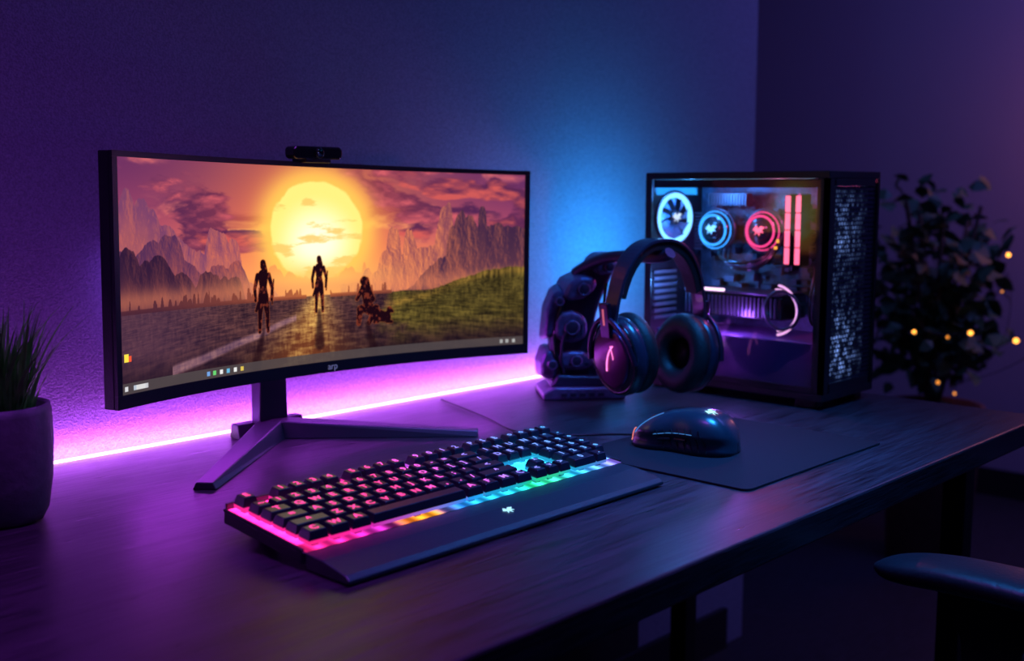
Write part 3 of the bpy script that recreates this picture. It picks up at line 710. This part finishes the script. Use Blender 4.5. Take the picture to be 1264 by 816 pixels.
for i in range(2):
    box('ram_stick_%d'%(i+1),(1.758,1.000-.020*i,1.040),(.035,.006,.124),M['black'],pc)
    boxes('ram_light_%d'%(i+1),[((1.7385,1.000-.020*i,.995+.0300*k),(.004,.0075,.028)) for k in range(4)],ram,pc)
boxes('yellow_leds',[((1.745,1.026,1.008),(.003,.005,.005)),((1.745,1.022,1.020),(.003,.004,.006))],emit_mat('led_yellow',(1,.4,.05),2),pc)
box('gpu_body',(1.745,1.085,.905),(.085,.20,.042),M['gloss'],pc,bevel=.003)
box('gpu_backplate',(1.745,1.085,.929),(.088,.205,.004),M['metal'],pc,bevel=.001)
box('gpu_light_bar',(1.701,1.135,.932),(.003,.068,.005),emit_mat('gpu_bar',(1.,.62,.80),3),pc)
boxes('gpu_fins',[((1.7015,.998+.008*i,.905),(.003,.003,.034)) for i in range(24)],M['metal'],pc)
lav=emit_mat('tube_light',(.95,.45,.75),1.6)
torus('coolant_tube_light_1',.043,.0022,lav,pc,loc=(1.690,.992,.905),rot=(PI/2,0,PI/2),a0=PI*.55,a1=PI*1.45,n=24)
torus('coolant_tube_light_2',.036,.0012,lav,pc,loc=(1.690,.986,.905),rot=(PI/2,0,PI/2),a0=PI*.45,a1=PI*1.5,n=24)
torus('gpu_fan_ring',.033,.003,M['metal'],pc,loc=(1.690,.978,.905),rot=(PI/2,0,PI/2))
for i in range(4):
    tube('psu_cable_%d'%(i+1),[(1.79,.94+.006*i,.87),(1.73,.93+.006*i,.875),(1.715,.925+.006*i,.91),(1.74,.93+.006*i,.96),(1.79,.95+.006*i,.99)],.0022,M['black'] if i%2 else M['metal'],pc)
boxes('rear_slots',[((1.70,pcy1-.010,.875+.012*i),(.070,.004,.005)) for i in range(8)],mat('slot_metal',(.25,.25,.3),.35,metal=.7,bump=.1,bscale=200),pc)
boxes('front_frame',[((pcx0+.011,pcy0+.005,cz),(.022,.010,lz-.024)),((pcx1-.005,pcy0+.005,cz),(.006,.010,lz-.024)),
    ((cx,pcy0+.005,pz1-.018),(lx-.036,.010,.012)),((cx,pcy0+.005,pz0+.020),(lx-.036,.010,.016))],cm_,pc)
hx0,hx1,hz0,hz1=pcx0+.022,pcx1-.008,pz0+.028,pz1-.024
def hexmesh(name,s_,inner,yy,m):
    V=[];F=[];row=0; z=hz0
    while z<hz1:
        x=hx0+(s_*math.sqrt(3)/2 if row%2 else 0)
        while x<hx1:
            n_=len(V)
            for rr_ in (s_,s_*inner):
                for i in range(6):
                    a=PI/3*i+PI/6; V.append((min(max(x+rr_*math.cos(a),hx0),hx1),yy,z+rr_*math.sin(a)))
            for i in range(6): F.append((n_+i,n_+(i+1)%6,n_+6+(i+1)%6,n_+6+i))
            x+=s_*math.sqrt(3)
        z+=s_*1.5; row+=1
    return obj(name,V,F,m,pc)
mm=mat('mesh_metal',(.06,.07,.12),.35,metal=.8,bump=.1,bscale=200)
hexmesh('front_mesh',.0050,.62,pcy0+.003,mm)
dm=bpy.data.materials.new('front_painted_glow'); dm.use_nodes=True  # glow behind the mesh: speckle and falloff painted into an added emissive panel
nt=dm.node_tree; nt.nodes.clear()
o_=nt.nodes.new('ShaderNodeOutputMaterial'); e_=nt.nodes.new('ShaderNodeEmission'); tc=nt.nodes.new('ShaderNodeTexCoord')
vo=nt.nodes.new('ShaderNodeTexNoise'); vo.inputs['Scale'].default_value=60; vo.inputs['Detail'].default_value=4
mr=nt.nodes.new('ShaderNodeMapRange'); mr.inputs[1].default_value=.45; mr.inputs[2].default_value=.78; mr.inputs[3].default_value=.03; mr.inputs[4].default_value=2.4
sp_=nt.nodes.new('ShaderNodeSeparateXYZ')
rz=nt.nodes.new('ShaderNodeValToRGB')
el=rz.color_ramp.elements; el[0].position=0; el[0].color=(.3,.3,.3,1); el[1].position=1; el[1].color=(.1,.1,.1,1)
for p,v in((.10,.9),(.25,.65),(.40,.10),(.62,.12),(.72,.6),(.88,.35)):
    q=el.new(p); q.color=(v,v,v,1)
rx=nt.nodes.new('ShaderNodeMapRange'); rx.inputs[1].default_value=.35; rx.inputs[2].default_value=.9; rx.inputs[3].default_value=1; rx.inputs[4].default_value=.12
mu=nt.nodes.new('ShaderNodeMath'); mu.operation='MULTIPLY'; mu2=nt.nodes.new('ShaderNodeMath'); mu2.operation='MULTIPLY'
e_.inputs[0].default_value=(.22,.38,1.,1)
L=nt.links.new
L(tc.outputs['Object'],vo.inputs['Vector']);L(vo.outputs[0],mr.inputs[0]);L(tc.outputs['Generated'],sp_.inputs[0]);L(sp_.outputs['Z'],rz.inputs[0]);L(sp_.outputs['X'],rx.inputs[0])
L(mr.outputs[0],mu.inputs[0]);L(rz.outputs[0],mu.inputs[1]);L(mu.outputs[0],mu2.inputs[0]);L(rx.outputs[0],mu2.inputs[1]);L(mu2.outputs[0],e_.inputs[1]);L(e_.outputs[0],o_.inputs[0])
box('front_glow_panel',(cx+.004,pcy0+.014,cz),(.130,.003,lz-.06),dm,pc)
box('front_radiator',(cx,pcy0+.026,cz+.0),(lx-.03,.006,lz-.05),M['blackm'],pc)
for nm,loc,col,pw in (('pc_inner_blue',(1.685,1.17,1.10),(.06,.36,1.),1.5),('pc_inner_red',(1.69,1.0,1.09),(1.,.10,.35),.8),('pc_inner_purple',(1.672,1.07,.885),(.42,.14,1.),.5),('pc_inner_blue_low',(1.68,1.19,.94),(.1,.35,1.),.5)):
    point(nm,loc,col,pw,.012)
area('pc_rear_led',(1.74,pcy1+.006,1.00),.13,(0,1,.12),(.02,.40,1.),2.5,sy=.26)

# ---------------------------------------------------------------- potted grass on the desk
gp=empty('potted_grass_plant',(.478,1.228,T))
potm=mat('grey_pot',(.13,.125,.14),.6,bump=.4,bscale=80,var=.12)
lathe('pot',[(.030,0),(.040,.001),(.046,.012),(.0515,.045),(.054,.085),(.0535,.120),(.052,.128),(.049,.129),(.047,.125),(.046,.112),(.01,.110)],potm,gp,n=64)
lathe('soil',[(.0455,.110),(.044,.114),(.02,.117),(.001,.118)],mat('soil',(.02,.015,.012),.9,bump=1.,bscale=150),gp)
random.seed(21); V=[];F=[]
for i in range(300):
    a=random.uniform(0,2*PI); r=.036*math.sqrt(random.random()); bx,by=r*math.cos(a),r*math.sin(a)
    ln=random.uniform(.06,.135); lean=random.uniform(.0,.55)*(.4+r/.036); az=a+random.uniform(-.6,.6); curl=random.uniform(.0,.8)
    if i<22: ln=random.uniform(.12,.16); lean=random.uniform(.6,1.0)
    w=random.uniform(.0016,.0030); x,y,z=bx,by,.112; ang=lean*.4; wa=az+PI/2
    for s in range(8):
        ww=w*(1-(s/7)**1.8)+.0001; n_=len(V)
        V+=[(x-ww*math.cos(wa),y-ww*math.sin(wa),z),(x+ww*math.cos(wa),y+ww*math.sin(wa),z)]
        if s: F.append((n_-2,n_-1,n_+1,n_))
        st=ln/7; x+=st*math.sin(ang)*math.cos(az); y+=st*math.sin(ang)*math.sin(az); z+=st*math.cos(ang); ang+=(lean*.6+curl*.5)/7
obj('grass_blades',V,F,mat('grass',(.10,.44,.06),.45,var=.5,bscale=40),gp)

# ---------------------------------------------------------------- background houseplant
hpn=empty('potted_houseplant',(3.27,1.37,0))
lathe('planter',[(.11,0),(.12,.01),(.14,.45),(.145,.47),(.13,.47),(.125,.44),(.01,.43)],mat('terracotta_planter',(.16,.07,.05),.6,bump=.3,bscale=40,var=.2),hpn)
random.seed(5); V=[];F=[]
bark=mat('bark',(.06,.04,.03),.8,bump=.5,bscale=60)
tips=[]
for i in range(12):
    a=2*PI*i/12+random.uniform(-.2,.2); h=random.uniform(.28,.66); rd=random.uniform(.05,.26)
    p=[(0,0,.43),(.03*math.cos(a),.03*math.sin(a),.52),(rd*.5*math.cos(a),rd*.5*math.sin(a),.45+h*.6),(rd*math.cos(a),rd*math.sin(a),.45+h)]
    tube('branch_%d'%(i+1),p,.006,bark,hpn); tips.append((p,a,h,rd))
for p,a,h,rd in tips:
    for k in range(50):
        t=random.uniform(.25,1.05); bx=rd*t*math.cos(a)+random.gauss(0,.055); by=rd*t*math.sin(a)+random.gauss(0,.055); bz_=.47+h*t+random.gauss(0,.035)
        L_=random.uniform(.040,.08); w=L_*.36
        e=Euler((random.uniform(-1,1),random.uniform(-1,1),random.uniform(0,2*PI))).to_matrix(); n_=len(V)
        for q in [(0,0,0),(L_*.35,w,.004),(L_*.7,w*.8,-.002),(L_,0,-.012),(L_*.7,-w*.8,-.002),(L_*.35,-w,.004)]:
            v=e@Vector(q); V.append((bx+v.x,by+v.y,bz_+v.z))
        F.append(tuple(n_+j for j in range(6)))
obj('leaves',V,F,mat('leaf_green',(.03,.085,.035),.6,var=.4,bscale=20),hpn)

# ---------------------------------------------------------------- fairy lights
fl=empty('fairy_lights',(0,0,0))
pts=[(2.98,1.36,.86),(3.02,1.33,.715),(3.083,1.261,.70),(3.127,1.215,.712),(3.184,1.156,.828),(3.192,1.147,.93),(3.216,1.122,.69),(3.102,1.241,.54),(3.069,1.276,.572),(3.15,1.06,.62),(3.22,.95,.80)]
tube('wire',pts,.0010,M['black'],fl)
def ball(name,c,r,m):
    return lathe(name,[(max(1e-4,r*math.sin(PI*j/6)),r*math.cos(PI*j/6)) for j in range(7)],m,fl,n=10,loc=c)
wb=emit_mat('warm_bulb',(1.,.36,.05),4); wd=emit_mat('dim_bulb',(1.,.32,.04),1.5)
for i,p in enumerate(pts[1:]): ball('bulb_%d'%(i+1),p,(.005,.004,.0065,.003,.006,.0075,.004,.005,.004,.006)[i],wd if i in (1,3,6,7,8) else wb)

# ---------------------------------------------------------------- office chair
ch=empty('office_chair',(1.535,.27,0))
vinyl=mat('chair_vinyl',(.014,.014,.02),.38,bump=.3,bscale=200)
def rbox(name,c,s,m,parent,rot=(0,0,0),be=.3):
    o=obj(name,boxv((0,0,0),s),BF,m,parent,loc=c,rot=rot,smooth=True)
    b_=o.modifiers.new('b','BEVEL'); b_.width=min(s)*be*1.5; b_.segments=4
    return o
rbox('seat',(0,-.02,.47),(.50,.48,.09),vinyl,ch)
rbox('backrest',(0,-.27,.80),(.46,.08,.56),vinyl,ch,rot=(math.radians(10),0,0))
box('back_bracket',(0,-.24,.50),(.08,.06,.2),M['black'],ch,bevel=.01)
for k,sg in enumerate((-1,1)):
    V=[];F=[];nn_=18;kk=16
    for j in range(nn_+1):
        t=j/nn_; y=.315-.30*t; e=max(.02,1-abs(2*t-1)**5)**.5
        w=.044*e*(1.0-.08*math.cos(t*PI)); zz=.667+.006*math.sin(t*PI)-.006*max(0,.3-t)/.3; th=.017*max(.15,e)
        for i in range(kk):
            a=2*PI*i/kk; V.append((sg*.290+w*math.copysign(abs(math.cos(a))**.7,math.cos(a)),y,zz+th*math.copysign(abs(math.sin(a))**.7,math.sin(a))))
    for j in range(nn_):
        for i in range(kk): F.append((j*kk+i,j*kk+(i+1)%kk,(j+1)*kk+(i+1)%kk,(j+1)*kk+i))
    F+=[tuple(range(kk)),tuple(nn_*kk+i for i in range(kk))]
    obj('arm_pad_%d'%(k+1),V,F,vinyl,ch,smooth=True,subsurf=1)
    prism('arm_support_%d'%(k+1),[(-.055,.652),(.055,.652),(.034,.600),(.026,.50),(.026,.44),(-.026,.44),(-.026,.5),(-.034,.60)],.022,M['black'],ch,loc=(sg*.290,.17,0),rot=(0,0,PI/2),bevel=.004)
    box('arm_bracket_%d'%(k+1),(sg*.21,.17,.425),(.19,.05,.014),M['black'],ch,bevel=.003)
lathe('gas_column',[(.03,.09),(.03,.26),(.018,.26),(.018,.43)],M['metal'],ch)
for i in range(5):
    a=2*PI*i/5+.3
    box('base_leg_%d'%(i+1),(.15*math.cos(a),.15*math.sin(a),.09),(.28,.04,.03),M['black'],ch,rot=(0,0,a),bevel=.006)
    lathe('caster_%d'%(i+1),[(.01,-.02),(.03,-.018),(.03,.018),(.01,.02)],M['black'],ch,loc=(.27*math.cos(a),.27*math.sin(a),.0305),rot=(PI/2,0,a),n=24)

# ---------------------------------------------------------------- lights
area('monitor_back_fill',(1.0,1.395,.97),.6,(0,1,-.3),(.30,.10,1.),.20,sy=.12)  # added hidden fill, spreads purple over the wall around the monitor
area('monitor_down_fill',(1.05,1.372,.865),.7,(0,-.35,-1),(.55,.05,1.),1.0,sy=.02)  # hidden fill added behind the panel to tint the desk purple
area('top_fill_violet',(.5,.3,2.55),2.4,(0,0,-1),(.12,.15,1.),3.2)  # unseen ambient fill added high up, no fixture behind it
area('top_fill_blue',(1.6,-.9,2.4),1.2,(-.05,.8,-.9),(.08,.24,1.),1.5)  # added off-frame blue fill from the front for things on the desk
area('desk_fill_violet',(.55,.75,2.3),.5,(0,.05,-1),(.42,.05,1.),3.0,spread=60)  # unseen narrow fill added above the desk, not a hanging lamp
area('desk_fill_blue',(1.34,.55,2.0),.4,(-.08,.22,-1),(.02,.28,1.),4.2,spread=50)  # added out-of-view blue fill over the right half of the desk
area('alcove_fill',(3.2,.4,2.5),1.0,(.4,.3,-1),(.15,.17,1.),21)  # off-frame fill added to lift the alcove walls
point('warm_lamp',(3.75,.95,1.35),(1.,.25,.22),3.6,.12)
w=bpy.data.worlds.new('world'); sc.world=w; w.use_nodes=True
w.node_tree.nodes['Background'].inputs[0].default_value=(.01,.008,.03,1); w.node_tree.nodes['Background'].inputs[1].default_value=.5

# ---------------------------------------------------------------- camera
cam=bpy.data.cameras.new('camera'); co_=bpy.data.objects.new('camera',cam); sc.collection.objects.link(co_)
th=math.radians(7.19); co_.location=(0,0,1.11)
co_.rotation_euler=Vector((math.cos(th)*.7230,math.cos(th)*.6909,-math.sin(th))).to_track_quat('-Z','Y').to_euler()
cam.lens=39.3; cam.sensor_width=36; cam.sensor_fit='HORIZONTAL'; cam.clip_start=.01
cam.dof.use_dof=True; cam.dof.focus_distance=1.38; cam.dof.aperture_fstop=3.8
sc.camera=co_
